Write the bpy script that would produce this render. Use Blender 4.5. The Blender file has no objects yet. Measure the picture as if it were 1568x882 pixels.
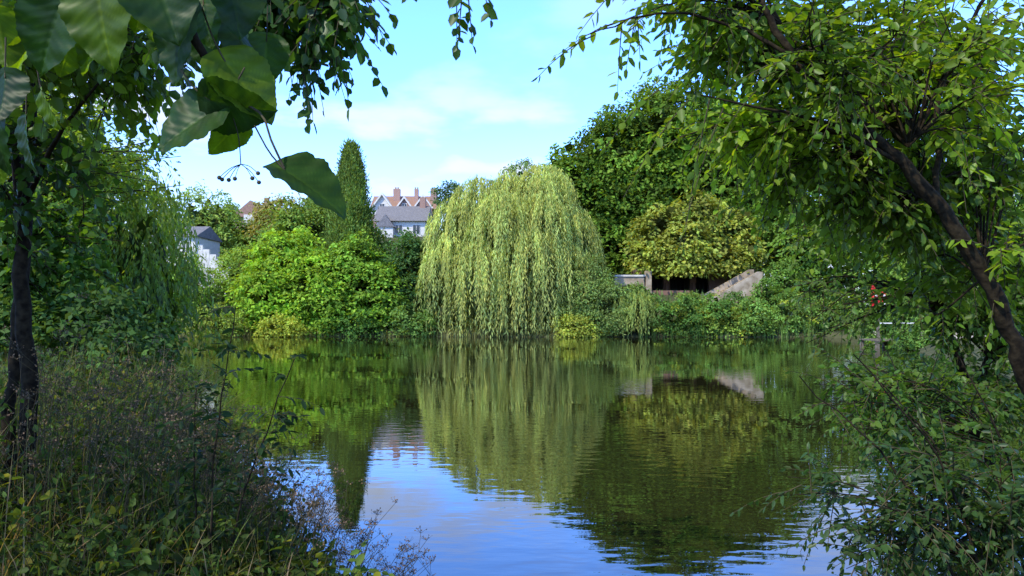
import bpy, math, numpy as np
rng=np.random.default_rng(11)
R=math.radians
scene=bpy.context.scene
def nrm(a): return a/np.maximum(np.linalg.norm(a,axis=-1,keepdims=True),1e-9)
def U(a,b,n=None): return rng.uniform(a,b,n)

# ---------------------------------------------------------------- materials
def mat_new(name):
    m=bpy.data.materials.new(name); m.use_nodes=True
    nt=m.node_tree; nt.nodes.clear(); return m,nt,nt.nodes,nt.links
def leaf_mat(name,trans=.38,rough=.5,spec=.35,tint=(1.5,1.45,.55),lo=.75,hi=1.25):
    m,nt,N,L=mat_new(name)
    out=N.new('ShaderNodeOutputMaterial'); at=N.new('ShaderNodeAttribute'); at.attribute_name='Col'
    tc=N.new('ShaderNodeTexCoord'); nz=N.new('ShaderNodeTexNoise'); nz.inputs['Scale'].default_value=.45; nz.inputs['Detail'].default_value=2
    L.new(tc.outputs['Object'],nz.inputs['Vector'])
    mr=N.new('ShaderNodeMapRange'); mr.inputs[1].default_value=.3; mr.inputs[2].default_value=.7; mr.inputs[3].default_value=lo; mr.inputs[4].default_value=hi
    L.new(nz.outputs['Fac'],mr.inputs[0])
    mu=N.new('ShaderNodeVectorMath'); mu.operation='SCALE'; L.new(at.outputs['Color'],mu.inputs[0]); L.new(mr.outputs[0],mu.inputs['Scale'])
    p=N.new('ShaderNodeBsdfPrincipled'); p.inputs['Roughness'].default_value=rough; p.inputs['Specular IOR Level'].default_value=spec
    L.new(mu.outputs[0],p.inputs['Base Color'])
    t=N.new('ShaderNodeBsdfTranslucent'); v=N.new('ShaderNodeVectorMath'); v.operation='MULTIPLY'; v.inputs[1].default_value=tint
    L.new(mu.outputs[0],v.inputs[0]); L.new(v.outputs[0],t.inputs['Color'])
    mx=N.new('ShaderNodeMixShader'); mx.inputs[0].default_value=trans
    L.new(p.outputs[0],mx.inputs[1]); L.new(t.outputs[0],mx.inputs[2]); L.new(mx.outputs[0],out.inputs[0]); return m
def noise_mat(name,c1,c2,scale=5,rough=.8,bump=.3,detail=6,dist=.02,coord='Object',spec=.3):
    m,nt,N,L=mat_new(name)
    out=N.new('ShaderNodeOutputMaterial'); p=N.new('ShaderNodeBsdfPrincipled'); p.inputs['Roughness'].default_value=rough; p.inputs['Specular IOR Level'].default_value=spec
    tc=N.new('ShaderNodeTexCoord'); nz=N.new('ShaderNodeTexNoise'); nz.inputs['Scale'].default_value=scale; nz.inputs['Detail'].default_value=detail
    L.new(tc.outputs[coord],nz.inputs['Vector'])
    cr=N.new('ShaderNodeValToRGB'); cr.color_ramp.elements[0].position=.35; cr.color_ramp.elements[1].position=.65
    cr.color_ramp.elements[0].color=(*c1,1); cr.color_ramp.elements[1].color=(*c2,1)
    L.new(nz.outputs['Fac'],cr.inputs[0]); L.new(cr.outputs[0],p.inputs['Base Color'])
    b=N.new('ShaderNodeBump'); b.inputs['Strength'].default_value=bump; b.inputs['Distance'].default_value=dist
    L.new(nz.outputs['Fac'],b.inputs['Height']); L.new(b.outputs[0],p.inputs['Normal']); L.new(p.outputs[0],out.inputs[0]); return m
def brick_mat(name,c1,c2,mortar,scale=4):
    m,nt,N,L=mat_new(name)
    out=N.new('ShaderNodeOutputMaterial'); p=N.new('ShaderNodeBsdfPrincipled'); p.inputs['Roughness'].default_value=.85
    tc=N.new('ShaderNodeTexCoord'); mp=N.new('ShaderNodeMapping'); mp.inputs['Rotation'].default_value=(R(90),0,0)
    bt=N.new('ShaderNodeTexBrick'); bt.inputs['Scale'].default_value=scale; bt.inputs['Color1'].default_value=(*c1,1); bt.inputs['Color2'].default_value=(*c2,1); bt.inputs['Mortar'].default_value=(*mortar,1); bt.inputs['Mortar Size'].default_value=.015
    L.new(tc.outputs['Object'],mp.inputs[0]); L.new(mp.outputs[0],bt.inputs[0]); L.new(bt.outputs[0],p.inputs['Base Color']); L.new(p.outputs[0],out.inputs[0]); return m

M_leaf=leaf_mat('leaf_far',.35,.65,.12,(1.8,1.45,.45),1.6,2.6)
M_leafn=leaf_mat('leaf_near',.52,.42,.4,(2.1,1.8,.35),1.05,1.8)
M_shade=leaf_mat('leaf_understorey',.42,.55,.15,(1.6,1.45,.45),.8,1.5)
M_willow=leaf_mat('leaf_willow',.35,.65,.12,(1.4,1.3,.65),1.3,2.0)
M_big=leaf_mat('leaf_lime',.52,.45,.28,(2.2,2.2,.25))
M_dry=leaf_mat('dry_stalk',.2,.7,.2,(1.2,1.1,.8))
M_bark=noise_mat('bark',(.010,.007,.004),(.034,.025,.013),25,.9,.9,dist=.012,spec=.1)
M_twig=noise_mat('twig_bark',(.03,.026,.012),(.08,.065,.025),30,.8,.3)
M_ground=noise_mat('ground_soil_grass',(.035,.05,.015),(.09,.09,.04),1.2,.95,.5,8,.1)
M_white=noise_mat('white_render',(.60,.57,.50),(.74,.70,.62),3,.8,.1)
M_slate=noise_mat('slate',(.14,.135,.14),(.23,.22,.22),6,.7,.3)
M_tile=noise_mat('clay_tile',(.24,.14,.10),(.34,.21,.15),6,.8,.3)
M_brick=brick_mat('brick',(.36,.20,.14),(.30,.16,.12),(.4,.36,.32))
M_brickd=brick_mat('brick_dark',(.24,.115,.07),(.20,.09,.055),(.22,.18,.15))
M_stone=noise_mat('pale_stone',(.24,.18,.11),(.48,.39,.28),1.8,.9,.5)
M_glass=noise_mat('window_glass',(.02,.025,.03),(.04,.05,.06),2,.1,0,spec=.6)
M_dark=noise_mat('dark_opening',(.012,.012,.012),(.025,.022,.02),2,.9,.1)
M_red=noise_mat('red_plastic',(.6,.02,.02),(.7,.035,.03),4,.35,.05)
M_wood=noise_mat('grey_timber',(.10,.085,.06),(.20,.17,.12),6,.85,.4)
M_gravel=noise_mat('path_gravel',(.36,.32,.26),(.5,.45,.37),12,.95,.3)

# ---------------------------------------------------------------- mesh helpers
def group(name):
    e=bpy.data.objects.new(name,None); e.empty_display_size=.2; scene.collection.objects.link(e); return e
def link(me,name,mat,parent):
    o=bpy.data.objects.new(name,me); me.materials.append(mat); scene.collection.objects.link(o)
    if parent is not None: o.parent=parent
    return o
def mesh_np(name,V,F,mat,col=None,parent=None,smooth=False):
    k=F.shape[1]; me=bpy.data.meshes.new(name)
    me.vertices.add(len(V)); me.vertices.foreach_set('co',np.ascontiguousarray(V,dtype=np.float32).ravel())
    me.loops.add(F.size); me.loops.foreach_set('vertex_index',np.ascontiguousarray(F,dtype=np.int32).ravel())
    me.polygons.add(len(F)); me.polygons.foreach_set('loop_start',np.arange(0,F.size,k,dtype=np.int32))
    if smooth: me.polygons.foreach_set('use_smooth',np.ones(len(F),dtype=bool))
    me.update(calc_edges=True)
    if col is not None:
        a=me.color_attributes.new(name='Col',type='FLOAT_COLOR',domain='POINT')
        c=np.ones((len(V),4),dtype=np.float32); c[:,:3]=col; a.data.foreach_set('color',c.ravel())
    return link(me,name,mat,parent)
TQ=np.array([(0,0,0),(.42,-.5,.12),(1,0,-.06),(.42,.5,.12)]); FQ=np.array([[0,1,2,3]])
TL=np.array([(0,0,0),(.26,-.44,.10),(.68,-.38,.08),(1,0,-.1),(.68,.38,.08),(.26,.44,.10)]); FL=np.array([[0,1,2,3],[0,3,4,5]])
class Leaves:
    def __init__(s): s.a=[]
    def add(s,pos,d,n,L,W,col):
        k=len(pos); s.a.append((pos,nrm(d),n,np.broadcast_to(L,(k,)),np.broadcast_to(W,(k,)),np.broadcast_to(col,(k,3))))
    def build(s,name,mat,kind='q',parent=None):
        P,D,Nn,L,W,C=[np.concatenate([x[i] for x in s.a]) for i in range(6)]
        T,F=(TQ,FQ) if kind=='q' else (TL,FL)
        S=nrm(np.cross(D,Nn)+1e-6); N2=np.cross(S,D)
        V=P[:,None]+T[None,:,0:1]*(L[:,None,None]*D[:,None])+T[None,:,1:2]*(W[:,None,None]*S[:,None])+T[None,:,2:3]*(W[:,None,None]*N2[:,None])
        nt=len(T); FF=(F[None]+np.arange(len(P))[:,None,None]*nt).reshape(-1,4)
        return mesh_np(name,V.reshape(-1,3),FF,mat,np.repeat(C,nt,axis=0),parent)
def tubes(name,polys,mat,parent,s=6):
    Vs=[];Fs=[];off=0
    for pts,rad in polys:
        pts=np.asarray(pts,float); n=len(pts); rad=np.broadcast_to(rad,(n,))
        t=nrm(np.gradient(pts,axis=0)); ref=np.array([.31,.9,.17]) 
        a=nrm(np.cross(t,ref)); b=np.cross(t,a)
        th=np.arange(s)*2*math.pi/s
        ring=pts[:,None]+rad[:,None,None]*(np.cos(th)[None,:,None]*a[:,None]+np.sin(th)[None,:,None]*b[:,None])
        Vs.append(ring.reshape(-1,3))
        i=np.arange(n-1)[:,None]*s; j=np.arange(s)[None]; j2=(j+1)%s
        Fs.append(np.stack([i+j,i+j2,i+s+j2,i+s+j],-1).reshape(-1,4)+off); off+=n*s
    return mesh_np(name,np.concatenate(Vs),np.concatenate(Fs),mat,np.array((.07,.06,.03)),parent,True)
def smooth_line(pts,n=24,jit=0.):
    pts=np.asarray(pts,float); m=len(pts); t=np.linspace(0,m-1,n); out=[]
    ext=np.vstack([2*pts[0]-pts[1],pts,2*pts[-1]-pts[-2]])
    for x in t:
        i=min(int(x),m-2); f=x-i; p0,p1,p2,p3=ext[i:i+4]
        out.append(.5*((2*p1)+(-p0+p2)*f+(2*p0-5*p1+4*p2-p3)*f*f+(-p0+3*p1-3*p2+p3)*f**3))
    out=np.array(out)
    if jit: out[1:]+=rng.normal(0,jit,(n-1,3))
    return out
def vary(col,n,b=.22,h=.14):
    c=np.array(col)[None]*U(1-b,1+b,(n,1)); c=c*np.stack([U(1-h,1+h,n),U(1-h*.4,1+h*.4,n),U(1-h,1+h,n)],1); return c
def rsph(n): return nrm(rng.normal(size=(n,3)))
def box(name,x0,x1,y0,y1,z0,z1,mat,parent):
    v=[(x,y,z) for z in(z0,z1) for y in(y0,y1) for x in(x0,x1)]
    me=bpy.data.meshes.new(name); me.from_pydata(v,[],[(0,2,3,1),(4,5,7,6),(0,1,5,4),(2,6,7,3),(0,4,6,2),(1,3,7,5)]); return link(me,name,mat,parent)
def prism(name,prof,axis,a0,a1,mat,parent):
    n=len(prof); v=[]
    for a in(a0,a1):
        for p,z in prof: v.append((p,a,z) if axis=='y' else (a,p,z))
    f=[tuple(range(n)),tuple(range(2*n-1,n-1,-1))]+[(i,i+n,(i+1)%n+n,(i+1)%n) for i in range(n)]
    me=bpy.data.meshes.new(name); me.from_pydata(v,[],f)
    me.update(); return link(me,name,mat,parent)

# ---------------------------------------------------------------- terrain & water
SH=np.array([(-1.0,5.2),(-1.9,6.8),(-2.9,9),(-4.6,12.5),(-8.2,19),(-13,29),(-20,43),(-26,55),(-31,61),(-20,62),(-8,61),(-3,60),(3,59.6),(9,60.3),(16,59.5),(23,59),(25,54),(22,46),(19.5,38),(16.5,28),(13,19),(9,13),(5.4,8.7),(4.3,6.3),(2.9,4.9),(1.8,4.2),(.6,4.2)],float)
def sdist(x,y):
    x=np.asarray(x,float);y=np.asarray(y,float); d=np.full(x.shape,1e9); ins=np.zeros(x.shape,bool)
    n=len(SH)
    for i in range(n):
        ax,ay=SH[i];bx,by=SH[(i+1)%n]; ex,ey=bx-ax,by-ay
        t=np.clip(((x-ax)*ex+(y-ay)*ey)/(ex*ex+ey*ey),0,1)
        d=np.minimum(d,np.hypot(x-ax-t*ex,y-ay-t*ey))
        c=((ay>y)!=(by>y)); xx=ax+(y-ay)*ex/(ey if abs(ey)>1e-9 else 1e-9); ins^=(c&(x<xx))
    return np.where(ins,-d,d)
def ss(a,b,x): t=np.clip((x-a)/(b-a),0,1); return t*t*(3-2*t)
def gz(x,y):
    x=np.asarray(x,float);y=np.asarray(y,float); d=sdist(x,y)
    h=np.where(d<0,-1.2*ss(0,2.5,-d),.55*ss(0,1.2,d)+.45*ss(2,9,d))
    h=h+2.3*ss(61.5,68,y)*ss(30,24,x)+9.2*ss(82,112,y)*ss(40,0,x)+3*ss(112,300,y)
    h=h+.06*np.sin(x*1.7+y*.9)*np.cos(y*1.3-x*.6)*(d>.3)
    return h
gx=np.concatenate([np.linspace(-900,-70,22)[:-1],np.linspace(-70,-9,70)[:-1],np.linspace(-9,9,90)[:-1],np.linspace(9,70,70)[:-1],np.linspace(70,900,22)])
gy=np.concatenate([np.linspace(-300,-10,12)[:-1],np.linspace(-10,16,110)[:-1],np.linspace(16,130,130)[:-1],np.linspace(130,1500,24)])
XX,YY=np.meshgrid(gx,gy); ZZ=gz(XX,YY)
nx=len(gx);ny=len(gy); idx=np.arange(nx*ny).reshape(ny,nx)
F=np.stack([idx[:-1,:-1],idx[:-1,1:],idx[1:,1:],idx[1:,:-1]],-1).reshape(-1,4)
mesh_np('ground',np.stack([XX,YY,ZZ],-1).reshape(-1,3),F,M_ground,smooth=True)

def water_mat():
    m,nt,N,L=mat_new('pond_water'); out=N.new('ShaderNodeOutputMaterial'); p=N.new('ShaderNodeBsdfPrincipled')
    p.inputs['Base Color'].default_value=(.018,.018,.006,1); p.inputs['Roughness'].default_value=.008; p.inputs['IOR'].default_value=1.8
    p.inputs['Specular IOR Level'].default_value=.5
    tc=N.new('ShaderNodeTexCoord')
    def nz(sx,sy,sc,det,rot=0):
        mp=N.new('ShaderNodeMapping'); mp.inputs['Scale'].default_value=(sx,sy,1); mp.inputs['Rotation'].default_value=(0,0,rot)
        t=N.new('ShaderNodeTexNoise'); t.inputs['Scale'].default_value=sc; t.inputs['Detail'].default_value=det; t.inputs['Roughness'].default_value=.4
        L.new(tc.outputs['Object'],mp.inputs[0]); L.new(mp.outputs[0],t.inputs['Vector']); return t.outputs['Fac']
    a=nz(.8,1.6,3.2,2.,.12); b=nz(.6,1.2,.55,1.,-.1); c=nz(1,1,.13,2)
    mr=N.new('ShaderNodeMapRange'); mr.inputs[1].default_value=.42; mr.inputs[2].default_value=.62; mr.inputs[3].default_value=.12; mr.inputs[4].default_value=1.1
    L.new(c,mr.inputs[0])
    mu=N.new('ShaderNodeMath'); mu.operation='MULTIPLY'; L.new(a,mu.inputs[0]); L.new(mr.outputs[0],mu.inputs[1])
    m2=N.new('ShaderNodeMath'); m2.operation='MULTIPLY_ADD'; m2.inputs[1].default_value=.6; L.new(b,m2.inputs[0]); L.new(mu.outputs[0],m2.inputs[2])
    bp=N.new('ShaderNodeBump'); bp.inputs['Strength'].default_value=1.; bp.inputs['Distance'].default_value=.0046
    L.new(m2.outputs[0],bp.inputs['Height']); L.new(bp.outputs[0],p.inputs['Normal']); L.new(p.outputs[0],out.inputs[0]); return m
me=bpy.data.meshes.new('pond_water'); me.from_pydata([(-60,2,0),(60,2,0),(60,75,0),(-60,75,0)],[],[(0,1,2,3)]); link(me,'pond_water',water_mat(),None)

# ---------------------------------------------------------------- far trees
def crown(acc,lobes,n_clump,n_leaf,cr,LL,col,flat=.5,core=1.,bvar=.28,asp=.62,yellow=0,cut=None,corecol=None,dr=.5):
    lob=np.array(lobes,float); w=(lob[:,3]*lob[:,5]+lob[:,4]*lob[:,5]+lob[:,3]*lob[:,4]); w/=w.sum()
    k=rng.choice(len(lob),n_clump,p=w); d=rsph(n_clump); rr=U(.62,1.,n_clump)**.6*(1+rng.normal(0,.08,n_clump))
    c=lob[k,:3]+d*lob[k,3:]*rr[:,None]
    q=np.stack([np.linalg.norm((c-l[:3])/l[3:],axis=1) for l in lob]).min(0)
    c=c[q>.5]; d=d[q>.5]; n=len(c); cb=U(1-bvar,1+bvar,n)
    crr=cr*U(.6,1.4,n)
    o=rng.normal(0,.5,(n,n_leaf,3)); 
    o[...,2]=o[...,2]*flat-dr*(o[...,0]**2+o[...,1]**2)
    pos=c[:,None]+o*crr[:,None,None]
    nn=np.array([0,0,.7])+d[:,None]*.5+rng.normal(0,.45,(n,n_leaf,3))
    out=o*np.array([1,1,0])+rng.normal(0,.4,o.shape)+np.array([0,0,-.35])
    colr=vary(col,n*n_leaf,.18,.16)*np.repeat(cb,n_leaf)[:,None]
    if yellow:
        ym=np.repeat(rng.random(n)<yellow,n_leaf); colr[ym]*=np.array([1.9,1.25,.8])
    pos=pos.reshape(-1,3); nn=nn.reshape(-1,3); out=out.reshape(-1,3)
    z0=.05 if cut is None else cut; ok=pos[:,2]>z0
    L=LL*U(.65,1.3,len(pos)); acc.add(pos[ok],out[ok],nn[ok],L[ok],L[ok]*asp,colr[ok])
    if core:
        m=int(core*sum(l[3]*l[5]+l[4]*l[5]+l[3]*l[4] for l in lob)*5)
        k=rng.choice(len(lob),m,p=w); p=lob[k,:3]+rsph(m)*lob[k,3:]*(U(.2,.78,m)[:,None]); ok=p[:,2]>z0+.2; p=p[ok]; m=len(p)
        acc.add(p,rsph(m),rsph(m),LL*3.,LL*2.2,vary(np.array(col)*.2 if corecol is None else corecol,m))  # inner leaves coloured much darker: crown shade put into their colour, blocks see-through
def limbs(base,lobes,r,name='trunk_and_limbs',parent=None,k=3,mat=None):
    base=np.array(base,float); lob=np.array(lobes,float); top=lob[:,:3].mean(0); fork=base+(top-base)*.35; fork[:2]=base[:2]+(top[:2]-base[:2])*.2
    pl=[(smooth_line([base-[0,0,.3],base+(fork-base)*.5+[r*.4,0,0],fork],8),np.linspace(r*1.25,r*.8,8))]
    for l in lob:
        mid=(fork+l[:3])/2+[0,0,-.1*l[5]]
        pl.append((smooth_line([fork,mid,l[:3]],8),np.linspace(r*.6,r*.22,8)))
        for _ in range(k):
            e=l[:3]+rsph(1)[0]*l[3:]*.85; e[2]=max(e[2],.3)
            pl.append((smooth_line([mid,(mid+l[:3])/2,l[:3]*.4+e*.6,e],8),np.linspace(r*.25,r*.05,8)))
    return tubes(name,pl,mat or M_bark,parent)
def tree(name,base,r,lobes,ncl,nl,cr,LL,col,**kw):
    g=group(name); bx,by=base; bz=float(gz(bx,by)); limbs((bx,by,bz),lobes,r,parent=g)
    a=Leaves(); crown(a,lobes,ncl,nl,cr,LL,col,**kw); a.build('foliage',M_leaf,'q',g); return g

GO=(.145,.175,.03)
tree('sycamore_tree',(-17,65),.25,[(-18.2,65,5.2,3.2,2.8,4.0),(-15.8,63.5,3.6,2.8,2.5,3.2),(-19.5,63,3,2.4,2.2,2.8)],420,48,.8,.34,(.13,.215,.02),flat=.35,bvar=.4)
tree('hazel_tree',(-12,65),.2,[(-12.6,64,4.2,2.9,2.5,3.9),(-10.6,62.8,3.0,2.3,2,2.9),(-14.4,62.3,2.4,1.8,1.6,2.2)],380,48,.75,.32,(.098,.175,.02),flat=.35,bvar=.45)
tree('elder_tree',(-8.5,65),.18,[(-8.4,65,4.8,1.9,2.2,3.6),(-7.4,63.5,2.6,1.8,1.8,2.6)],220,45,.6,.28,(.04,.085,.022),flat=.5)
tree('ash_tree',(-15.5,74),.3,[(-19,73,8.8,4.0,3,3.6),(-14.8,73,8.0,3.2,3,3.2),(-10,74,5.6,3,3,2.8)],330,45,.8,.32,(.09,.145,.025),flat=.5)
tree('copper_tree',(-24,84),.3,[(-24.3,84,11.0,3.2,3,3.0)],130,45,.7,.32,(.14,.14,.04))
g=group('conifer_tree'); tubes('trunk',[(smooth_line([(-14,69,2.8),(-14,69,16)],6),np.linspace(.25,.03,6))],M_bark,g)
a=Leaves(); n=1500; t=U(0,1,n)**.8; z=4+t*12.2; rad=(1-t)**.75*2.2+.12; th=U(0,2*math.pi,n); rr=rad*U(.6,1.25,n)
c=np.stack([-14+rr*np.cos(th),69+rr*np.sin(th),z],1); m=22
o=rng.normal(0,.2,(n,m,3))*np.array([1,1,1.5]); pos=(c[:,None]+o).reshape(-1,3)
dd=np.repeat(np.stack([np.cos(th)*.5,np.sin(th)*.5,np.full(n,.9)],1),m,0)+rng.normal(0,.35,(n*m,3)); nn=np.repeat(np.stack([np.cos(th),np.sin(th),np.full(n,.3)],1),m,0)+rng.normal(0,.4,(n*m,3))
a.add(pos,dd,nn,.3,.1,vary((.08,.125,.025),n*m)*np.repeat(U(.5,1.45,n),m)[:,None]); a.build('foliage',M_leaf,'q',g)
def bush(name,x,y,rx,rz,col,ncl=70,LL=.2,cr=.45,n=40,**kw):
    g=group(name); z=float(gz(x,y)); lo=[(x,y,max(z,.1)+rz*.75,rx,rx*.8,rz),(x+rx*.5,y-.3,max(z,.1)+rz*.45,rx*.6,rx*.6,rz*.6)]
    limbs((x,y,z),lo,.06,parent=g); a=Leaves(); crown(a,lo,ncl,n,cr,LL,col,core=.8,**kw); a.build('foliage',M_leaf,'q',g)
bush('waterside_bush',-17.6,60.2,1.7,.95,(.18,.22,.03))
bush('waterside_bush',-22.5,60,2.2,1.5,(.13,.18,.03))
bush('waterside_bush',-12,61.5,1.8,1.2,(.05,.11,.02))
bush('waterside_bush',-7.6,60.8,1.6,1.5,(.08,.14,.03))
bush('waterside_bush',4.6,59.3,1.5,.9,(.18,.22,.035))
tree('grey_willow_bush',(6.2,62),.15,[(5.6,61.3,3.6,2.2,1.8,2.6),(7.3,60.8,2.3,1.9,1.6,1.9),(4.2,61,2,1.6,1.3,1.7),(6.6,60.2,1.2,1.9,1.2,1.1)],420,50,.5,.22,(.10,.15,.04),asp=.35,dr=.1,flat=.8)
tree('poplar_tree',(-33,84),.3,[(-33,84,10.5,4.5,3.5,4.6),(-27.5,86,8.5,3,3,3.5)],240,45,.8,.33,(.12,.18,.035))
tree('alder_tree',(-23.5,68),.25,[(-22.6,67,4.6,2.4,2.2,3.0),(-26.8,65,4.2,3.0,2.0,2.5)],300,45,.7,.28,(.12,.185,.03),asp=.4)
tree('birch_tree',(1,96),.2,[(1.3,96,17.5,2.3,2.2,3.2),(3,96,15,3,2.5,3)],110,40,.7,.3,(.09,.14,.04),core=.3)
tree('birch_tree',(-8,108),.2,[(-8.3,108,17.3,2.2,2,2.4)],90,40,.7,.3,(.05,.09,.035),core=.5)
tree('horse_chestnut_tree',(18,84),.6,[(17,84,18.4,7.5,6,8.8),(11.2,82,16.2,5.2,5,6.6),(6.9,81,13.6,4.8,4,6.2),(24,84,15.5,8,6,8.5),(8.5,78,8,3.6,3,4.2),(14.5,79,13.5,4,3,4),(20,79,14,4.5,3,4.5),(10.5,78.5,13,2.4,2,2.2),(14.5,79,20,3.2,2,2.6)],1800,64,1.45,.44,(.058,.105,.012),flat=.25,bvar=.6,dr=.9)
tree('sweet_chestnut_tree',(16,74),.35,[(16.6,72,10.6,2.6,2.4,2.2),(13.4,71.5,9.6,2.2,2,2.0),(19.3,72,9.4,2.4,2,2.3),(15.2,70,8.2,2.4,1.8,1.6),(17.6,69.8,7.2,2.4,1.8,1.5),(12.4,70.5,7.4,1.9,1.6,1.5),(20.6,71,7.3,1.8,1.8,1.6),(14.8,69,6.5,1.6,1.4,1.1)],400,60,.95,.38,GO,flat=.25,dr=.8,cut=4.9,bvar=.5)
tree('lime_tree',(30,78),.4,[(29,78,9.5,6,5,7),(36,76,9,6,5,7.5),(26.0,74,8.0,3.3,3,3.6)],600,48,1.,.36,(.07,.13,.022))
tree('lime_tree',(42,66),.4,[(41,66,9,6,5,8),(34,62,6,4.5,4,5)],480,48,1.,.36,(.085,.15,.025))
tree('maple_tree',(29,50),.3,[(30,53,6,4,3.5,4.5),(34,46,6,4,3.5,5),(28,58,3.4,3,2.5,2.6)],460,46,.8,.3,(.09,.155,.025))
a=Leaves(); lo=[]
for x in np.arange(-90,95,6.5):
    if -24<x<-8: y=140; h=2.5
    else: y=U(118,140); h=U(3,5)
    lo.append((x+U(-2,2),y,float(gz(x,y))+h*.7,4.6,4,h))
for x in np.arange(-120,-34,6): lo.append((x,U(88,100),9,4.5,4,U(4,6)))
for x in np.arange(45,130,6): lo.append((x,U(60,100),8,5,4,U(6,9)))
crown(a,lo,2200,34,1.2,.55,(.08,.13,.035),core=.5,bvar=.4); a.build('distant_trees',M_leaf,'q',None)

# ---------------------------------------------------------------- weeping willow
def willow(name,base,lobes,ns,Lr,step,LL,WW,col,zmin=.05,frac=.4,core=True,mat=None,rtr=.45,corer=.7,mc=2600):
    g=group(name); lob=np.array(lobes,float)
    limbs((base[0],base[1],float(gz(*base))),[(l[0],l[1],l[2],l[3],l[3],l[4]) for l in lobes],rtr,parent=g,k=4)
    w=lob[:,3]**2; w/=w.sum(); k=rng.choice(len(lob),ns,p=w); th=U(0,2*math.pi,ns); q=np.sqrt(U(0.02,1,ns))
    th=np.where(rng.random(ns)<.88,np.round(th/ (2*math.pi/9))*(2*math.pi/9)+rng.normal(0,.12,ns)+k*.37,th)
    hd=np.stack([np.cos(th),np.sin(th)],1)
    st=np.zeros((ns,3)); st[:,:2]=lob[k,:2]+hd*(q*lob[k,3])[:,None]; st[:,2]=lob[k,2]+lob[k,4]*np.sqrt(np.maximum(0,1-q*q))+rng.normal(0,.16,ns)
    full=rng.random(ns)<frac; LN=np.where(full,st[:,2]-zmin-U(0,.9,ns),U(Lr[0],Lr[1],ns)); LN=np.minimum(LN,st[:,2]-zmin)
    M=int(12/step); a=Leaves()
    cb=U(.6,1.35,ns); tint=U(0,1,ns)
    sway=rng.normal(0,.06,(ns,2))
    for j in range(M):
        s=j*step+U(0,step,ns); ok=s<LN
        out=.6*(1-np.exp(-s*1.4))*(.35+q*.65); rise=.35*np.sin(np.minimum(s,1.)*math.pi)*(1-q)*.6
        p=st.copy(); p[:,:2]+=hd*out[:,None]+sway*s[:,None]; p[:,2]+=rise-np.maximum(0,s-.25*(1-q)); p[:,:2]+=rng.normal(0,.035,(ns,2))
        ok&=p[:,2]>zmin
        d=np.zeros((ns,3)); d[:,:2]=rng.normal(0,.33,(ns,2))+hd*.12; d[:,2]=-1
        nn=np.zeros((ns,3)); nn[:,:2]=hd+rng.normal(0,.6,(ns,2)); nn[:,2]=.35
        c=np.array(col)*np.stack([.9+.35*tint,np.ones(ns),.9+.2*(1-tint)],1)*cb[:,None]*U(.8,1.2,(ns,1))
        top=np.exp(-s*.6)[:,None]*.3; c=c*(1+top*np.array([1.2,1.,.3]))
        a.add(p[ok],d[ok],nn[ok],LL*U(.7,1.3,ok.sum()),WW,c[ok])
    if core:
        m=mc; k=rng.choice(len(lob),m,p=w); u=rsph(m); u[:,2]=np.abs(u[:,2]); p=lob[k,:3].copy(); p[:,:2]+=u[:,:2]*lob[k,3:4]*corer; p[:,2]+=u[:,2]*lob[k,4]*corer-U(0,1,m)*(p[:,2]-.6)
        a.add(p,np.tile([0,0,-1.],(m,1))+rng.normal(0,.3,(m,3)),rsph(m),LL*3,LL*1.4,vary(np.array(col)*.28,m))  # dark inner leaves, shade within the willow painted into their colour
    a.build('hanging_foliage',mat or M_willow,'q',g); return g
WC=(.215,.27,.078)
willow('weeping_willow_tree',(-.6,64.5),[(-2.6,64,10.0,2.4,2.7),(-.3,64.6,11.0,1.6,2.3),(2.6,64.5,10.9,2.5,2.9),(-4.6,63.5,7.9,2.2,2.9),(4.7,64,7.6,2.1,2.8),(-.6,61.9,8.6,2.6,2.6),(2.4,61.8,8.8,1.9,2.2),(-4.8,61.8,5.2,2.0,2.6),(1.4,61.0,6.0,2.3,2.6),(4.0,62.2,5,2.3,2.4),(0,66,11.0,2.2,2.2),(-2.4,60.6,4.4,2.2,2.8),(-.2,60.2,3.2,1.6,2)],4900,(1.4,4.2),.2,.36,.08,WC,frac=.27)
willow('young_willow_tree',(9.4,61),[(9.6,60.6,2.4,1.1,.9),(8.4,60.8,2.2,.9,.8)],420,(1,2.4),.14,.26,.06,(.15,.21,.055),rtr=.08,mc=300)

def blades(name,P,H,W,col,lean=.35,mat=M_leaf,parent=None):
    n=len(P); th=U(0,2*math.pi,n); hd=np.stack([np.cos(th),np.sin(th),np.zeros(n)],1); sd=np.stack([-np.sin(th+U(-1,1,n)),np.cos(th+U(-1,1,n)),np.zeros(n)],1)
    ln=U(.1,1,n)*lean; K=5; V=[]
    for j in range(K):
        t=j/(K-1); c=P+hd*(ln*H*t*t)[:,None]+np.array([0,0,1.])*(H*(t-.25*ln*t*t))[:,None]; w=(W*(1-t)**.6*.5+.0005)[:,None]*sd if t<1 else sd*.0004
        V+= [c-w,c+w]
    V=np.stack(V,1); f=np.array([[2*j,2*j+1,2*j+3,2*j+2] for j in range(K-1)])
    F=(f[None]+np.arange(n)[:,None,None]*2*K).reshape(-1,4)
    return mesh_np(name,V.reshape(-1,3),F,mat,np.repeat(col,2*K,axis=0),parent)
def scatter(n,x0,x1,y0,y1,dmin=.05,dmax=99):
    x=U(x0,x1,n);y=U(y0,y1,n);d=sdist(x,y);ok=(d>dmin)&(d<dmax);x=x[ok];y=y[ok];return np.stack([x,y,gz(x,y)-.03],1)
g=group('waterside_shrubs')
P=scatter(1500,9.5,25,59,62.5,-.2); blades('reed_blades',P,U(.7,1.5,len(P)),np.full(len(P),.08),vary((.07,.12,.03),len(P)),.6,M_leaf,g)
a=Leaves()
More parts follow.
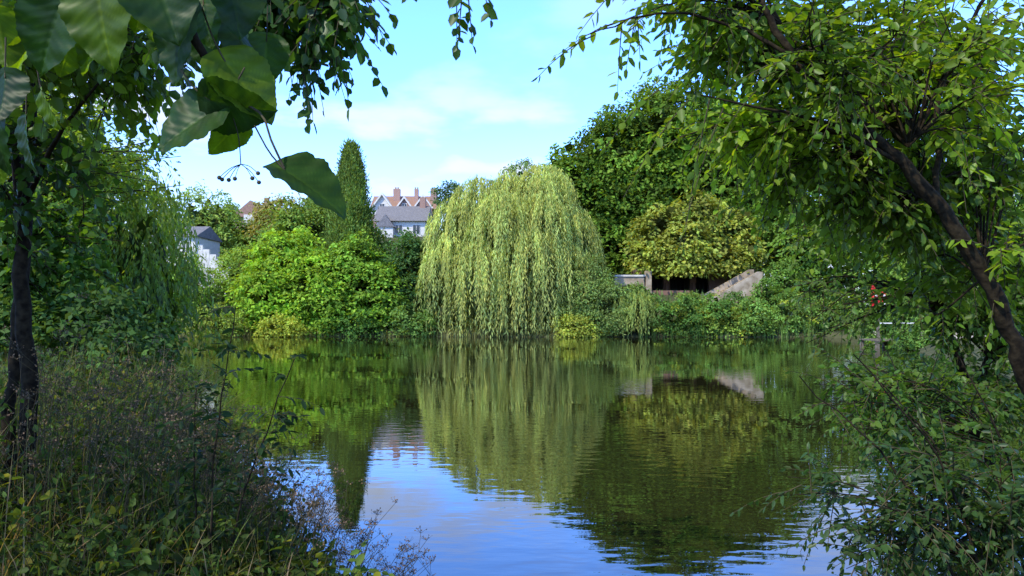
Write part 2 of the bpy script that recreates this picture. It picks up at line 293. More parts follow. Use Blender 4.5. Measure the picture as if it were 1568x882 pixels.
for x0,x1,col,hh in ((10.6,15.4,(.055,.11,.022),1.9),(14.6,19,(.11,.17,.03),1.45),(18.2,25,(.08,.145,.03),1.9)):
    lo=[(x,60.0+U(-.5,1.8),hh*U(.5,.95),1.15,1.,hh*U(.6,1.0)) for x in np.arange(x0,x1,.8)]
    crown(a,lo,230,38,.45,.2,col,core=.8,yellow=.1,bvar=.45)
a.build('foliage',M_leaf,'q',g)
P=scatter(5000,-28,6,59,63,-.4,1.5); blades('bank_grass',P,U(.3,.8,len(P)),np.full(len(P),.06),vary((.13,.145,.05),len(P)),.6,M_leaf,None)
P=scatter(9000,-35,30,61.5,90,.5); blades('hillside_grass',P,U(.3,.7,len(P)),np.full(len(P),.12),vary((.07,.11,.03),len(P)),.6,M_leaf,None)

# ---------------------------------------------------------------- buildings
def window(g,x,z,w,h,y):
    box('window_frame',x-w/2-.08,x+w/2+.08,y-.05,y+.02,z-h/2-.08,z+h/2+.08,M_white,g); box('window_glass',x-w/2,x+w/2,y-.07,y-.052,z-h/2,z+h/2,M_glass,g)
    box('window_bar',x-.03,x+.03,y-.09,y-.072,z-h/2,z+h/2,M_white,g)
g=group('white_house')
box('walls',-18.4,-11.8,108,115,9.5,14.3,M_white,g); prism('roof',[(107.5,14.1),(115.5,14.1),(111.5,16.6)],'x',-18.8,-11.4,M_slate,g)
for x in(-17.2,-15.4,-13): window(g,x,13,.9,1.1,108)
prism('porch_gable',[(-18.3,13.2),(-15.8,13.2),(-17.05,14.9)],'y',106.6,108.2,M_slate,g); box('porch_wall',-18.1,-16,106.8,108,9.5,13.2,M_white,g)
box('chimney',-12.9,-12.1,111,112,16,17.8,M_brick,g)
g=group('brick_house')
box('walls',-21,-11.6,119,126,10,17.2,M_brick,g); prism('roof',[(118.6,17.1),(126.4,17.1),(122.5,19.6)],'x',-21.3,-11.3,M_tile,g)
for x,w,h in((-19.3,1.5,2.1),(-16.0,1.1,1.6),(-13.2,1.3,1.9)):
    prism('gable_roof',[(x-w-.25,17.1),(x,17.1+h+.25),(x+w+.25,17.1),(x+w,17.1),(x,17.1+h-.1),(x-w,17.1)],'y',117.6,122,M_white,g)
    prism('gable_wall',[(x-w,16.2),(x+w,16.2),(x+w,17.1),(x,17.1+h-.12),(x-w,17.1)],'y',118.,121,M_white if x<-18 else M_brick,g); window(g,x,17.4,.6,.8,118)
for x,w in((-17.6,.5),(-14.6,.3),(-12.0,.45)):
    box('chimney_stack',x-w,x+w,121,121.8,18.6,20.5,M_brick,g)
    for q in(-.18,.18): box('chimney_pot',x+q-.1,x+q+.1,121.3,121.5,20.502,20.8,M_tile,g)
g=group('brick_house')
box('walls',-38.5,-33.8,110,116,9,15,M_brick,g); prism('roof',[(-38.8,14.9),(-33.5,14.9),(-36.15,17.2)],'y',109.6,116.4,M_tile,g); box('gable_panel',-37,-35.2,109.5,109.58,13,15.2,M_white,g); box('chimney_stack',-35,-34.4,112,112.6,15.5,17.9,M_brick,g)
g=group('white_cottage')
box('walls',-33,-28.3,71,77,3,8.7,M_white,g); prism('roof',[(70.7,8.6),(77.3,8.6),(74,9.8)],'x',-33.3,-28.1,M_slate,g)
for x in(-31.8,-30.4,-29.1): 
    window(g,x,7.6,.6,1.0,71); window(g,x,5.6,.6,1.0,71)
for i in range(5): box('garden_wall_step',-28.29+i*.6,-27.71+i*.6,71.2,71.6,3,7.9-i*.45,M_white,g)
g=group('brick_boathouse')
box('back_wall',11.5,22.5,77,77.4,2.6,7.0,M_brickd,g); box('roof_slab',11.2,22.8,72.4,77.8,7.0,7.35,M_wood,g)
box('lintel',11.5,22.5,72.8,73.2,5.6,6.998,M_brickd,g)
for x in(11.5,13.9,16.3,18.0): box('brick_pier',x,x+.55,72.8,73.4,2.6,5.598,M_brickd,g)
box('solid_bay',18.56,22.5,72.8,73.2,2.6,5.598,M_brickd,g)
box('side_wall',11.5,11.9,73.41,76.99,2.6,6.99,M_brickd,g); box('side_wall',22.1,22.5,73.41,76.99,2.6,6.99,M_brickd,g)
box('inner_shade_sheet',12,18.5,75,75.1,2.6,6.5,M_dark,g)  # dark sheet added behind the piers, standing in for shade inside
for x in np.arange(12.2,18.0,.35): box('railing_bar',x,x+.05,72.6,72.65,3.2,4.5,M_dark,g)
g=group('stone_wall')
box('wall',8.9,11.4,68.6,69.1,2.4,4.9,M_stone,g); box('coping',8.8,11.5,68.5,69.2,4.902,5.05,M_white,g); box('pier',11.51,12.0,68.4,69.2,2.4,5.4,M_stone,g)
box('low_wall',12.01,15.4,68.6,69.0,2.4,3.7,M_brickd,g)
g=group('stone_steps')
prism('parapet',[(16.2,2.2),(20.8,2.2),(20.8,5.2),(20.4,5.2),(16.6,3.0),(16.2,3.0)],'y',66,66.3,M_stone,g)
prism('rear_parapet',[(16.2,2.2),(20.8,2.2),(20.8,5.5),(20.4,5.5),(16.6,3.4),(16.2,3.4)],'y',68.4,68.75,M_stone,g)
for i in range(14): box('step_%d'%i,16.5+i*.3,16.795+i*.3,66.31,68.39,2.2,2.95+i*.16,M_stone,g)
bush('garden_shrub',20.9,64.6,1.5,1.7,(.07,.135,.025)); bush('garden_shrub',14.6,64.5,1.4,1.0,(.10,.155,.03)); bush('garden_shrub',22.8,66.5,1.6,2.0,(.08,.145,.025)); bush('garden_shrub',18.0,64.3,1.3,1.15,(.06,.12,.025)); bush('garden_shrub',10.2,66.5,1.2,.8,(.08,.13,.03))
py=np.linspace(40,57,30); cx=24.0+ (py-40)*.18; V=[]
for yy,c in zip(py,cx):
    for q in(-1.6,-.5,.6,1.7): V.append((c+q,yy,float(gz(c+q,yy))+.05))
V=np.array(V); i=np.arange(29)[:,None]*4; j=np.arange(3)[None]; mesh_np('footpath',V,np.stack([i+j,i+j+1,i+j+5,i+j+4],-1).reshape(-1,4),M_gravel)
g=group('wooden_jetty')
for k in range(9): box('plank_%d'%k,18.8+k*.3,19.07+k*.3,41.2,43.2,.4,.47,M_wood,g)
for x in(18.9,20.1,21.2):
    for y in(41.3,43.1): box('pile',x-.08,x+.08,y-.08,y+.08,-1,.398,M_wood,g)
for x in(18.9,20.1,21.2): box('railing_post',x-.03,x+.03,41.22,41.28,.472,1.3,M_wood,g)
box('handrail',18.8,21.3,41.2,41.3,1.302,1.36,M_white,g)
bush('bank_bush',22.6,44.2,1.2,.8,(.07,.13,.025),90,.15,.35,40); bush('bank_bush',21.8,47.5,1.5,1.2,(.09,.155,.03),90,.18,.4,40); bush('bank_bush',19.9,40.2,.9,.6,(.07,.13,.025),60,.14,.3,40)
g=group('life_ring_stand'); z=.3; RX=20.7
box('post',RX-.05,RX+.05,45,45.1,-.9,z+2.9,M_wood,g); box('backboard',RX-.4,RX+.4,44.94,44.998,z+1.9,z+3.1,M_red,g)
bpy.ops.mesh.primitive_torus_add(location=(RX,44.86,z+2.3),rotation=(R(90),0,0),major_radius=.32,minor_radius=.08); t=bpy.context.object; t.name='life_ring'; t.data.materials.append(M_red); t.parent=g
for q in range(4):
    an=q*math.pi/2+.78; x=RX+.32*math.cos(an); zz=z+2.3+.32*math.sin(an); box('ring_band',x-.06,x+.06,44.765,44.778,zz-.06,zz+.06,M_white,g)

# ---------------------------------------------------------------- near foliage
def twigs(P,D,Ln,M,LL,asp,droop,col,acc,tub,hang=.35,r0=.004,yel=.0,bvar=.25):
    n=len(P); D=nrm(D); Ln=np.broadcast_to(Ln,(n,)); up=np.array([0,0,1.])
    pt=lambda t: P+D*(Ln*t)[:,None]-up*(droop*Ln*t*t)[:,None]
    cb=U(1-bvar,1+bvar,n)
    S=nrm(np.cross(D,up)+rng.normal(0,.25,(n,3)))
    for j in range(M):
        t=np.clip(.12+.88*j/(M-1)+rng.normal(0,.02,n),0,1); p=pt(t); tan=nrm(D-2*droop*t[:,None]*up)
        sgn=(1 if j%2 else -1); w=0. if j==M-1 else .85
        d=tan*.6+S*sgn*w+rng.normal(0,.28,(n,3))-up*hang
        nn=up*.8+rng.normal(0,.5,(n,3)); L=LL*U(.6,1.2,n)*(1-.3*(j/(M-1))**3)
        c=vary(col,n,.15,.12)*cb[:,None]
        if yel: ym=rng.random(n)<yel; c[ym]=c[ym]*np.array([2.4,1.5,.6])
        acc.add(p,d,nn,L,L*asp,c)
    if tub is not None:
        K=5; T=[pt(np.full(n,k/(K-1))) for k in range(K)]; tub.append((np.stack(T,1),r0))
def build_twigs(name,tub,parent,mat=None):
    Vs=[];Fs=[];off=0; s=4
    for Pm,r0 in tub:
        n,K,_=Pm.shape; t=nrm(np.gradient(Pm,axis=1)); a=nrm(np.cross(t,np.array([.3,.9,.2]))); b=np.cross(t,a)
        rad=(r0*np.linspace(1,.35,K))[None,:,None,None]; th=np.arange(s)*2*math.pi/s
        ring=Pm[:,:,None]+rad*(np.cos(th)[:,None]*a[:,:,None]+np.sin(th)[:,None]*b[:,:,None]); Vs.append(ring.reshape(-1,3))
        i=(np.arange(K-1)*s)[:,None]; j=np.arange(s)[None]; f=np.stack([i+j,i+(j+1)%s,i+s+(j+1)%s,i+s+j],-1).reshape(-1,4)
        Fs.append((f[None]+(np.arange(n)*K*s)[:,None,None]).reshape(-1,4)+off); off+=n*K*s
    mesh_np(name,np.concatenate(Vs),np.concatenate(Fs),mat or M_twig,None,parent)
def fill(lobe,n,Ln,M,LL,asp,droop,col,acc,tub,bias=(0,0,0),br=None,src=None,rb=.008,gd=.5,**kw):
    c=np.array(lobe[:3]); r=np.array(lobe[3:]); nb=max(3,n//9); 
    tips=c+rsph(nb)*r*(U(.35,1.,nb)**.6)[:,None]; src=np.array(src if src is not None else c); 
    Ps=[];Ds=[]
    per=int(math.ceil(n/nb))
    for tp in tips:
        mid=(src+tp)/2+rng.normal(0,.12,3)*r+np.array([0,0,.12*np.linalg.norm(tp-src)])
        line=smooth_line([src,mid,tp],10)
        if br is not None: br.append((line,np.linspace(rb,rb*.3,10)))
        k=np.clip((U(.45,1.,per)*9).astype(int),0,9); d0=nrm((tp-mid)[None])[0]
        Ps.append(line[k]+rng.normal(0,.02,(per,3))); Ds.append(d0*gd+rsph(per)+np.array(bias))
    twigs(np.concatenate(Ps),np.concatenate(Ds),U(Ln*.6,Ln*1.3,len(Ps)*per),M,LL,asp,droop,col,acc,tub,**kw)

# --- arching alder on the right
g=group('leaning_alder_tree'); a=Leaves(); tw=[]; br=[]
tr=smooth_line([(3.3,4.4,.3),(3.08,4.3,.95),(2.8,4.25,1.48),(2.60,4.2,1.94),(2.36,4.2,2.40),(2.06,4.2,2.80),(1.76,4.2,3.04),(1.52,4.2,3.3),(1.36,4.25,3.65),(1.2,4.3,4.2)],60,.007)
br.append((tr,np.interp(np.linspace(0,1,60),[0,.5,.6,1],[.05,.038,.025,.014])*(1+.08*np.sin(np.arange(60)*1.3))))
br.append((smooth_line([(2.04,4.2,2.79),(1.7,4.2,2.98),(1.3,4.2,3.08),(1.0,4.2,3.14)],16,.004),np.linspace(.012,.004,16)))
br.append((smooth_line([(1.5,4.2,3.35),(1.2,4.3,3.55),(.8,4.3,3.62),(.4,4.3,3.5)],16,.004),np.linspace(.012,.003,16)))
br.append((smooth_line([(2.25,4.2,2.55),(2.5,4.6,3.3),(2.9,4.7,4.0)],16,.006),np.linspace(.018,.01,16)))
AL=(.09,.155,.018); AB=(.15,.24,.022)
kw=dict(br=br,acc=a,tub=tw)
fill((.95,4.6,3.78,.72,.45,.26),140,.32,10,.082,.52,.3,AL,src=(1.5,4.4,3.6),**kw)
fill((1.75,5.1,3.65,.7,.5,.45),260,.34,10,.085,.52,.3,AL,src=(1.6,4.6,3.42),**kw)
fill((2.6,5.2,3.55,.85,.6,.65),380,.36,10,.088,.52,.3,AB,src=(2.3,4.6,2.95),**kw)
fill((1.35,4.6,3.05,.42,.35,.16),90,.3,10,.085,.52,.35,AB,src=(1.9,4.5,3.0),**kw)
fill((1.8,5.1,2.95,.5,.35,.35),140,.34,10,.085,.52,.35,AL,src=(2.2,4.9,2.95),**kw)
fill((2.4,5.3,2.8,.75,.45,.4),210,.34,10,.088,.52,.35,AL,src=(2.5,4.9,2.7),**kw)
fill((3.2,5.4,2.7,.5,.6,.8),190,.34,10,.088,.52,.35,AL,src=(2.9,4.9,2.2),**kw)
fill((1.7,3.95,3.25,.45,.15,.3),80,.28,9,.072,.52,.3,AL,src=(1.7,4.2,3.2),**kw)
fill((2.4,4.1,3.2,.35,.15,.35),60,.3,9,.078,.52,.3,AB,src=(2.2,4.3,2.95),**kw)
fill((2.75,4.1,2.5,.25,.15,.35),18,.3,9,.075,.52,.3,AB,src=(2.6,4.2,2.3),**kw)
fill((1.9,5.2,4.6,1.6,1.2,.7),80,.4,8,.085,.5,.3,AL,src=(1.3,4.5,4.2),**kw)
P=np.array([(.95,4.25,3.13),(.8,4.3,3.2),(1.15,4.3,3.1),(.7,4.3,3.6),(.45,4.3,3.5),(1.05,4.2,3.12)]); D=np.array([(-.5,0,-.5),(-.6,0,-.4),(-.4,0,-.9),(-.9,0,-.1),(-.9,0,-.35),(-.25,0,-1.)])
twigs(P,D,np.array([.5,.35,.6,.45,.35,.6]),11,.085,.5,.35,AL,a,tw)
tubes('trunk_and_branches',br,M_bark,g,8); build_twigs('twigs',tw,g); a.build('leaves',M_leafn,'l',g)

# --- mid-distance shrub wall on the right bank
g=group('hawthorn_thicket'); a=Leaves(); tw=[]; br=[]; kw=dict(br=br,acc=a,tub=tw,rb=.014)
br.append((smooth_line([(5.3,8.9,.3),(4.9,8.8,1.5),(4.4,8.7,2.6),(4.2,8.6,3.8)],12),np.linspace(.07,.03,12)))
HC=(.062,.115,.02); HB=(.095,.16,.022)
fill((5.2,8.8,2.5,.9,1.,1.1),460,.42,9,.105,.6,.25,HC,src=(4.9,8.7,2.2),**kw)
fill((3.6,8.6,2.95,.85,.8,.42),290,.42,9,.10,.6,.25,HB,src=(4.5,8.7,2.6),**kw)
fill((3.7,8.6,2.0,1.0,.6,.5),120,.40,8,.085,.6,.25,HC,src=(4.8,8.7,2.0),**kw)
fill((4.7,8.8,4.0,1.5,1.,1.2),470,.45,9,.11,.6,.25,HB,src=(4.3,8.7,3.0),**kw)
fill((4.3,8.2,1.0,1.2,.9,.5),310,.42,9,.10,.6,.35,HC,src=(5.0,8.7,.8),**kw)
fill((5.9,8.8,2.5,1.0,1.2,2.2),280,.45,9,.11,.6,.25,HC,src=(5.3,8.9,1.5),**kw)
tubes('stems',br,M_bark,g,6); build_twigs('twigs',tw,g); a.build('leaves',M_leafn,'l',g)
# --- low sprays bottom right
g=group('sallow_shrub'); a=Leaves(); tw=[]; br=[]; kw=dict(br=br,acc=a,tub=tw,rb=.006)
for q in range(9):
    x=2.35+.12*q; b0=np.array([x,4.0+.08*q,.35]); tp=np.array([1.6+.24*q+U(-.1,.1),4.3+U(-.3,.3),U(1.1,1.9)])
    l=smooth_line([b0,(b0+tp)/2+[.1,0,.1],tp],12,.006); br.append((l,np.linspace(.010,.003,12)))
SC=(.036,.07,.018)
fill((1.85,4.2,.95,.5,.4,.34),150,.3,11,.062,.46,.25,SC,src=(2.4,4.1,.7),**kw)
fill((2.45,4.3,1.05,.5,.5,.5),230,.3,11,.066,.46,.2,SC,src=(2.6,4.2,.7),**kw)
fill((2.3,4.9,1.45,.55,.5,.3),150,.3,10,.066,.5,.2,HC,src=(2.9,4.7,1.2),**kw)
tubes('stems',br,M_bark,g,5); build_twigs('twigs',tw,g); a.build('leaves',M_leafn,'l',g)

# --- left bank trees (mid distance)
g=group('field_maple_tree'); a=Leaves(); tw=[]; br=[]; kw=dict(br=br,acc=a,tub=tw,rb=.018)
br.append((smooth_line([(-9.5,13.5,.6),(-9.2,13.6,3),(-9.4,13.6,6)],10),np.linspace(.16,.07,10)))
fill((-7.6,13.0,2.7,1.6,1.4,1.9),560,.5,9,.16,.75,.35,(.055,.12,.022),src=(-9.2,13.6,2.5),**kw)
fill((-9.0,14,5.6,2.2,2.,2.),460,.55,9,.13,.6,.25,(.17,.25,.022),src=(-9.4,13.6,4.5),**kw)  # upper leaves coloured brighter yellow-green to stand for backlight
fill((-7.0,14,4.6,1.3,1.3,1.4),330,.5,9,.12,.5,.4,(.13,.20,.022),src=(-9.2,13.6,3.5),**kw)  # backlight put into this leaf colour as well
tubes('trunk_and_branches',br,M_bark,g,6); build_twigs('twigs',tw,g); a.build('leaves',M_leafn,'l',g)
willow('osier_willow_tree',(-8.8,17.5),[(-7.7,16.4,3.6,.9,1.2),(-9.2,17,3.8,1.4,1.5),(-7.2,15.6,1.9,.8,.9),(-7.5,16.2,2.6,1.,1.)],950,(.5,1.2),.09,.14,.05,(.09,.16,.032),frac=.08,mat=M_leafn,rtr=.1,corer=.6,mc=900)
tree('bank_alder_tree',(-13,22),.2,[(-10.6,20.0,3.6,2.3,2,3.0),(-9.6,18,2.0,1.8,1.6,2.1),(-12.6,24,2,2.0,2.2,2.0),(-17,24,6,4,3,5),(-11.4,20.5,6.2,1.8,1.6,1.8)],700,46,.5,.17,(.058,.11,.02))
bush('bank_bush',-7.0,12.5,1.5,1.1,(.036,.075,.018),130,.13,.35,50)
bush('bank_bush',-8.9,16.2,1.6,1.3,(.05,.10,.02),150,.13,.35,50)
bush('bank_bush',-10.3,19.5,1.6,1.1,(.045,.09,.02),130,.15,.4,50)
bush('bank_bush',-15.8,31,2.1,1.5,(.09,.145,.03),120,.2,.5,45)
bush('bank_bush',-21.5,44,2.2,1.7,(.13,.18,.03),120,.22,.5,45)
bush('bank_bush',-25.8,52,2.0,1.7,(.16,.205,.035),120,.22,.5,45)

# --- lime tree
g=group('overhanging_lime_tree'); a=Leaves(); tw=[]; br=[]; kw=dict(br=br,acc=a,tub=tw,rb=.009)
br.append((smooth_line([(-3.1,5,.5),(-3.02,5,1.4),(-3.08,5,2.3),(-3.05,5,3.3),(-3.1,4.9,5)],22,.010),np.linspace(.055,.035,22)))
br.append((smooth_line([(-3.2,5.1,.5),(-3.2,5.1,1.4),(-3.14,5.1,2.5),(-3.3,5,4)],22,.010),np.linspace(.045,.03,22)))
br.append((smooth_line([(-3.06,5,3.2),(-2.2,3.6,3.6),(-1.3,2.0,3.1),(-.8,1.25,2.6),(-.52,1.0,2.42),(-.40,.96,2.35),(-.35,.95,2.26)],34,.003),np.linspace(.03,.0025,34)))
br.append((smooth_line([(-3.05,5,3.4),(-2.2,4.2,3.9),(-1.3,3.7,3.75),(-.9,3.5,3.45)],20,.004),np.linspace(.03,.006,20)))
br.append((smooth_line([(-2.2,4.2,3.9),(-1.2,3.8,4.0),(-.4,3.5,3.75),(-.2,3.5,3.5)],20,.004),np.linspace(.015,.004,20)))
br.append((smooth_line([(-3.1,5,2.6),(-2.6,4.5,2.95),(-2.1,4,3.15)],12,.004),np.linspace(.02,.006,12)))
LC=(.03,.07,.014)
fill((-.95,3.55,3.34,.26,.3,.32),75,.24,9,.08,.72,.6,LC,src=(-.9,3.5,3.6),bias=(0,0,-.4),**kw)
fill((-.75,3.55,3.33,.2,.25,.16),44,.22,8,.08,.72,.5,LC,src=(-.85,3.5,3.6),bias=(0,0,-.4),**kw)
fill((-1.4,3.8,3.4,.45,.4,.35),110,.28,9,.085,.72,.4,LC,src=(-1.5,3.8,3.8),**kw)
twigs(np.array([(-.2,3.5,3.45),(-.22,3.5,3.42),(-.35,3.5,3.5),(-.15,3.5,3.5),(-.25,3.55,3.5)]),np.array([(.1,0,-1.),(-.1,.1,-1.),(-.6,0,-.4),(.3,0,-1),(0,.1,-1)]),np.array([.25,.22,.15,.2,.28]),8,.075,.72,.1,LC,a,tw)
fill((-2.3,4.2,3.3,.6,.6,.4),150,.35,9,.09,.72,.4,(.08,.145,.018),src=(-2.4,4.3,3.6),**kw)
fill((-2.9,4.8,2.8,.45,.5,.3),60,.35,8,.09,.72,.4,LC,src=(-3.0,4.8,3.0),**kw)
fill((-2.0,3.6,4.6,1.5,1.5,.7),180,.45,8,.10,.72,.4,LC,src=(-2.6,4.6,4.3),**kw)
fill((-4.4,2.8,5.2,1.7,1.8,1.1),230,.5,8,.14,.8,.4,LC,src=(-3.1,4.9,5),**kw)  # unseen canopy added out of frame to shade the left bank
fill((-5.4,5.2,5.0,1.5,1.5,1.2),150,.5,8,.14,.8,.4,LC,src=(-3.1,4.9,5),**kw)  # likewise out of view, added to block sun from the bank
fill((-4.6,2.2,3.8,1.2,1.5,1.0),130,.5,8,.14,.8,.4,LC,src=(-3.1,4.9,3.6),**kw)  # lower unseen lobe, also added to shade the left foreground
tubes('trunk_and_branches',br,M_bark,g,8); build_twigs('twigs',tw,g); a.build('leaves',M_leafn,'l',g)
def lime_leaves(items,parent,name='large_leaves'):
    nu,nv=34,25; u=np.linspace(0,1,nu)[:,None]; v=np.linspace(-1,1,nv)[None]
    hw=.50*np.sin(math.pi*np.clip(u,0,1)**.60)**.75*(1-.12*u)+.0; ser=1+.07*(np.mod(u*17,1)-.5)*np.ones_like(v)*(np.abs(v)**6)
    X=u-.20*np.abs(v)**1.5*(1-u)**2.5*(u>=0); X=X*np.ones_like(v); Y=v*hw*ser
    vein=np.exp(-(np.abs(Y)/.010)**2); sv=np.abs(np.mod((X-.75*np.abs(Y))*7.5,1)-.5); vein=np.maximum(vein,.55*np.exp(-((.5-sv)/.07)**2)*(np.abs(v)<.93))
    Vs=[];Fs=[];Cs=[];off=0; idx=np.arange(nu*nv).reshape(nu,nv); F=np.stack([idx[:-1,:-1],idx[:-1,1:],idx[1:,1:],idx[1:,:-1]],-1).reshape(-1,4); pet=[]
    for (p,d,n,L,col) in items:
        p=np.array(p,float);d=nrm(np.array(d,float));s=nrm(np.cross(d,n));n2=np.cross(s,d)
        cup=U(.15,.4);curl=U(.1,.4);w1=U(0,6)
        Z=cup*np.abs(Y)**1.3-curl*X*X*.6+.022*np.sin(X*22+w1)*np.abs(v)-.014*vein+.016*sv*2
        V=p+L*(X[...,None]*d+Y[...,None]*s+Z[...,None]*n2); Vs.append(V.reshape(-1,3)); Fs.append(F+off); off+=nu*nv
        c=np.array(col)[None,None]*(1+.5*vein[...,None]*np.array([1.5,1.,.8]))*(1+.15*np.sin(X*9+Y*13+w1))[...,None]
        Cs.append(c.reshape(-1,3))
        e=p-d*L*.45+np.array([0,0,.35*L]); pet.append((smooth_line([e,(e+p)/2+[0,0,-.005],p+d*L*.02],6),np.full(6,.0011)))
    mesh_np(name,np.concatenate(Vs),np.concatenate(Fs),M_big,np.concatenate(Cs),parent,True)
    tubes('petioles',pet,M_twig,parent,5)
BC=(.026,.065,.010); BL=(.08,.135,.010); BD=(.016,.042,.008)
it=[((-.355,.95,2.242),(-.85,-.1,-.55),(-.1,-.9,.5),.086,BC),
    ((-.346,.95,2.30),(.62,.1,-.75),(.3,-.7,.55),.092,BL),
    ((-.36,.94,2.25),(.93,0,-.25),(.1,-.65,-.6),.078,BD),
    ((-.268,.93,2.165),(.86,-.1,-.50),(.0,-.45,.9),.092,BC),
    ((-.340,.98,2.235),(-.5,0,-.8),(.8,-.4,.2),.055,BL),
    ((-.425,.92,2.42),(.35,-.1,-1),(.1,-.95,.3),.118,BC),
    ((-.35,.95,2.43),(.3,-.1,-.9),(.5,-.7,.6),.105,BD),
    ((-.50,.95,2.39),(.1,0,-1),(-.2,-.9,.4),.10,BL),
    ((-.39,.95,2.36),(-.3,0,-1),(-.4,-.8,.4),.09,BD),
    ((-.56,.98,2.38),(-.4,0,-1),(.2,-.9,.4),.09,BC),
    ((-.33,.97,2.48),(.9,0,-.3),(.1,-.5,.9),.10,BC)]
for _ in range(46):
    x=U(-.78,-.38); it.append(((x,U(.98,1.35),U(2.40,2.62)),(U(-.7,.7),U(-.3,.3),-1),rng.normal(0,.7,3)+[0,-.6,.5],U(.055,.09),[BC,BL,BD][rng.integers(3)]))
for _ in range(8):
    it.append(((U(-.74,-.62),U(1.,1.15),U(2.16,2.36)),(U(-.6,.6),U(-.3,.3),-1),rng.normal(0,.7,3)+[0,-.5,.5],U(.045,.075),[BD,BL][rng.integers(2)]))
lime_leaves(it,g)
pl=[];base=np.array([-.34,.95,2.245]);k0=np.array([-.325,.95,2.175]); pl.append((smooth_line([base,(base+k0)/2+[.004,0,0],k0],8),np.full(8,.0008)))
pl.append((smooth_line([(-.35,.95,2.26),(-.30,.94,2.235),(-.283,.93,2.20),(-.267,.93,2.166)],10),np.full(10,.0016)))
sp=[]
for q in range(7):
    e=k0+np.array([U(-.03,.03),U(-.02,.02),-U(.010,.022)]); pl.append((smooth_line([k0,(k0+e)/2+[0,0,.003],e],6),np.full(6,.0005))); sp.append(e)
tubes('fruit_stalks',pl,M_twig,g,4)
for e in sp:
    bpy.ops.mesh.primitive_uv_sphere_add(segments=10,ring_count=8,radius=.0026,location=e); o=bpy.context.object; o.name='lime_fruit'; o.data.materials.append(M_twig); o.parent=g

# --- undergrowth bottom-left
g=group('bank_undergrowth')
def hgt(x): return np.clip(.22+.42*(-x-.75),.12,1.3)
P=scatter(7500,-6,-.7,3.2,9.5,.0); H=hgt(P[:,0])*U(.35,1.,len(P)); c=vary((.08,.11,.02),len(P),.4,.25); dm=rng.random(len(P))<.35; c[dm]=vary((.24,.18,.085),dm.sum())
blades('tall_grass',P,H,U(.004,.010,len(P)),c,.9,M_shade,g)
a=Leaves(); tw=[]
P=scatter(2300,-5.5,-.75,3.6,9,.0); n=len(P); H=hgt(P[:,0])*U(.45,1.05,n); D=np.stack([rng.normal(0,.35,n),rng.normal(0,.35,n),np.ones(n)],1)
twigs(P,D,H,14,.062,.62,.12,(.05,.085,.016),a,tw,hang=.2,yel=.08,r0=.003,bvar=.7)
P2=P[:900]+np.array([0,0,1.])*(H[:900]*.6)[:,None]; twigs(P2,rsph(900)+[0,0,.3],.3,8,.07,.6,.3,(.065,.105,.018),a,tw,yel=.12,r0=.002,bvar=.7)
a.build('bramble_leaves',M_shade,'l',g); build_twigs('bramble_stems',tw,g)
g=group('dry_hogweed_stalks'); pl=[]; a=Leaves()
for q in range(170):
    x=U(-2.8,-.66); y=U(4.0,5.4)
    if sdist(x,y)<0: x-=.4
    b0=np.array([x,y,float(gz(x,y))]); h=float(hgt(x))*U(.8,1.25)+.12; tp=b0+np.array([U(-.05,.25),U(-.1,.1),h]); l=smooth_line([b0,(b0+tp)/2+[-.02,0,.03],tp],8,.003); pl.append((l,np.linspace(.003,.0015,8)))
    for w in range(5):
        s0=l[rng.integers(4,8)]; e=s0+np.array([U(-.12,.12),U(-.1,.1),U(.04,.14)]); pl.append((smooth_line([s0,(s0+e)/2,e],4),np.full(4,.0011)))
        k=10; d=rsph(k)*[1,1,.5]+[0,0,.5]
        for dd in d: pl.append((np.array([e,e+dd*.012,e+dd*.03]),np.full(3,.0006)))
        pp=e+d*.03; a.add(pp,rsph(k),rsph(k),.012,.009,vary((.20,.13,.07),k))
tubes('stalks',pl,M_dry,g,4); a.build('seed_heads',M_dry,'q',g)
g=group('slender_sapling'); pl=[];a=Leaves();tw=[]
for b0,t0 in (((-1.55,4.1,.5),(-1.42,4.1,2.02)),((-1.5,4.1,.5),(-1.12,4.1,1.75)),((-1.58,4.2,.5),(-1.62,4.1,1.6))):
    b0=np.array(b0);t0=np.array(t0); l=smooth_line([b0,b0*.5+t0*.5+[-.04,0,0],t0],14,.004); pl.append((l,np.linspace(.007,.0025,14)))
    P=l[np.concatenate([rng.integers(4,14,14),np.arange(8,14)])]; twigs(P,rsph(20)*[1,1,.3]+[0,0,.3],U(.12,.28,20),7,.065,.45,.3,(.015,.035,.012),a,tw,r0=.0018)
tubes('stems',pl,M_bark,g,5); build_twigs('twigs',tw,g); a.build('leaves',M_shade,'l',g)

# ---------------------------------------------------------------- sky, sun, camera
SUN=np.array([-.54,-.54,.84]); el=math.asin(SUN[2]/np.linalg.norm(SUN)); 
w=bpy.data.worlds.new('World'); scene.world=w; w.use_nodes=True; N=w.node_tree.nodes; L=w.node_tree.links; N.clear()
out=N.new('ShaderNodeOutputWorld'); bg=N.new('ShaderNodeBackground'); sk=N.new('ShaderNodeTexSky'); sk.sky_type='NISHITA'; sk.sun_disc=False; sk.sun_elevation=el; sk.sun_rotation=math.atan2(SUN[0],SUN[1]); sk.air_density=1.; sk.dust_density=.5; sk.ozone_density=1.5
bg.inputs['Strength'].default_value=.15
tc=N.new('ShaderNodeTexCoord'); sp=N.new('ShaderNodeSeparateXYZ'); L.new(tc.outputs['Generated'],sp.inputs[0])
def math_(op,a,b=None):
    m=N.new('ShaderNodeMath'); m.operation=op
    for i,x in enumerate((a,b)):
        if x is None: continue
        if isinstance(x,(int,float)): m.inputs[i].default_value=x
        else: L.new(x,m.inputs[i])
    return m.outputs[0]
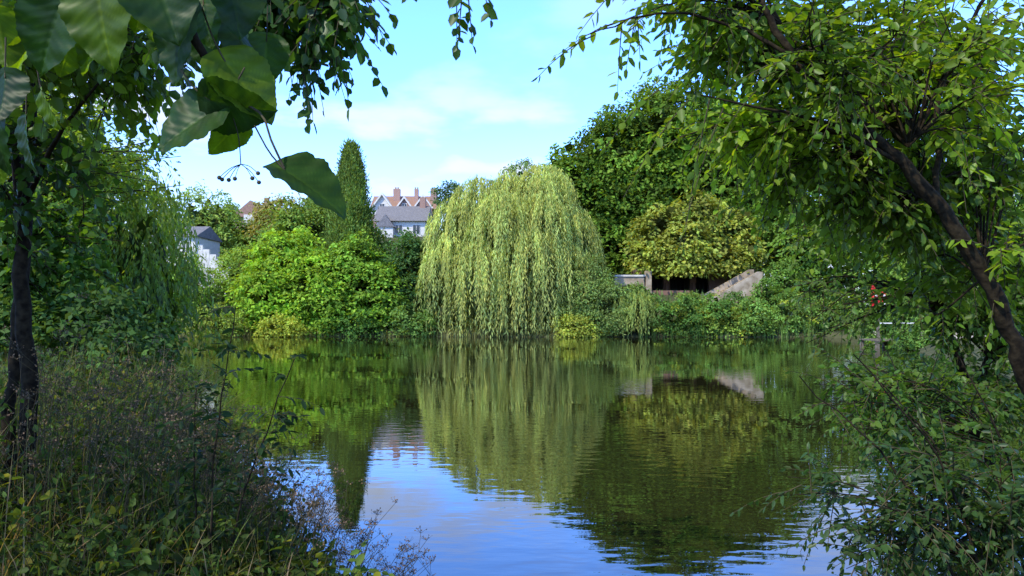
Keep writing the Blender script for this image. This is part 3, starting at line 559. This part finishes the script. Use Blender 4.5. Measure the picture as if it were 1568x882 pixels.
def mrange(src,a,b,c,d):
    m=N.new('ShaderNodeMapRange'); m.interpolation_type='SMOOTHSTEP'
    for i,x in enumerate((a,b,c,d)): m.inputs[i+1].default_value=x
    L.new(src,m.inputs[0]); return m.outputs[0]
zz=math_('MAXIMUM',sp.outputs[2],0.); den=math_('ADD',zz,.16)
cb=N.new('ShaderNodeCombineXYZ'); L.new(math_('DIVIDE',sp.outputs[0],den),cb.inputs[0]); L.new(math_('DIVIDE',sp.outputs[1],den),cb.inputs[1])
nz=N.new('ShaderNodeTexNoise'); nz.inputs['Scale'].default_value=1.6; nz.inputs['Detail'].default_value=7; nz.inputs['Roughness'].default_value=.5; L.new(cb.outputs[0],nz.inputs['Vector'])
# cloud cover reduced above the low sky so near water reflects deeper blue
cl=math_('MULTIPLY',mrange(nz.outputs['Fac'],.47,.61,0.,.9),mrange(zz,.2,.32,1.,.3))
hz=mrange(zz,.05,.23,.85,0.)
fac=math_('MAXIMUM',math_('MAXIMUM',cl,hz),mrange(zz,.5,.8,0.,.55))  # last term: white veil added overhead to keep ambient light neutral
up_=mrange(zz,.36,.7,1.,.3)
gain=N.new('ShaderNodeVectorMath'); gain.operation='MULTIPLY'; gain.inputs[1].default_value=(1.75,2.75,4.9); L.new(sk.outputs[0],gain.inputs[0])
mx=N.new('ShaderNodeMix'); mx.data_type='RGBA'; L.new(fac,mx.inputs[0]); L.new(gain.outputs[0],mx.inputs[6]); mx.inputs[7].default_value=(6.6,6.9,7.2,1)
sc=N.new('ShaderNodeVectorMath'); sc.operation='SCALE'; L.new(mx.outputs[2],sc.inputs[0]); L.new(up_,sc.inputs['Scale'])
L.new(sc.outputs[0],bg.inputs['Color']); L.new(bg.outputs[0],out.inputs[0])
sd=bpy.data.lights.new('sun','SUN'); sd.energy=5.; sd.angle=R(.53); sd.color=(1,.95,.82); so=bpy.data.objects.new('sun',sd); scene.collection.objects.link(so)
from mathutils import Vector
so.rotation_euler=Vector(SUN).to_track_quat('Z','Y').to_euler(); so.location=(-20,-10,40)
cd=bpy.data.cameras.new('camera'); cd.lens=28; cd.sensor_width=36; cd.clip_start=.05; cd.clip_end=4000; co=bpy.data.objects.new('camera',cd); scene.collection.objects.link(co)
co.location=(0,0,2.0); co.rotation_euler=(R(91.6),0,0); scene.camera=co
scene.view_settings.view_transform='Standard'; scene.view_settings.look='None'; scene.view_settings.exposure=0
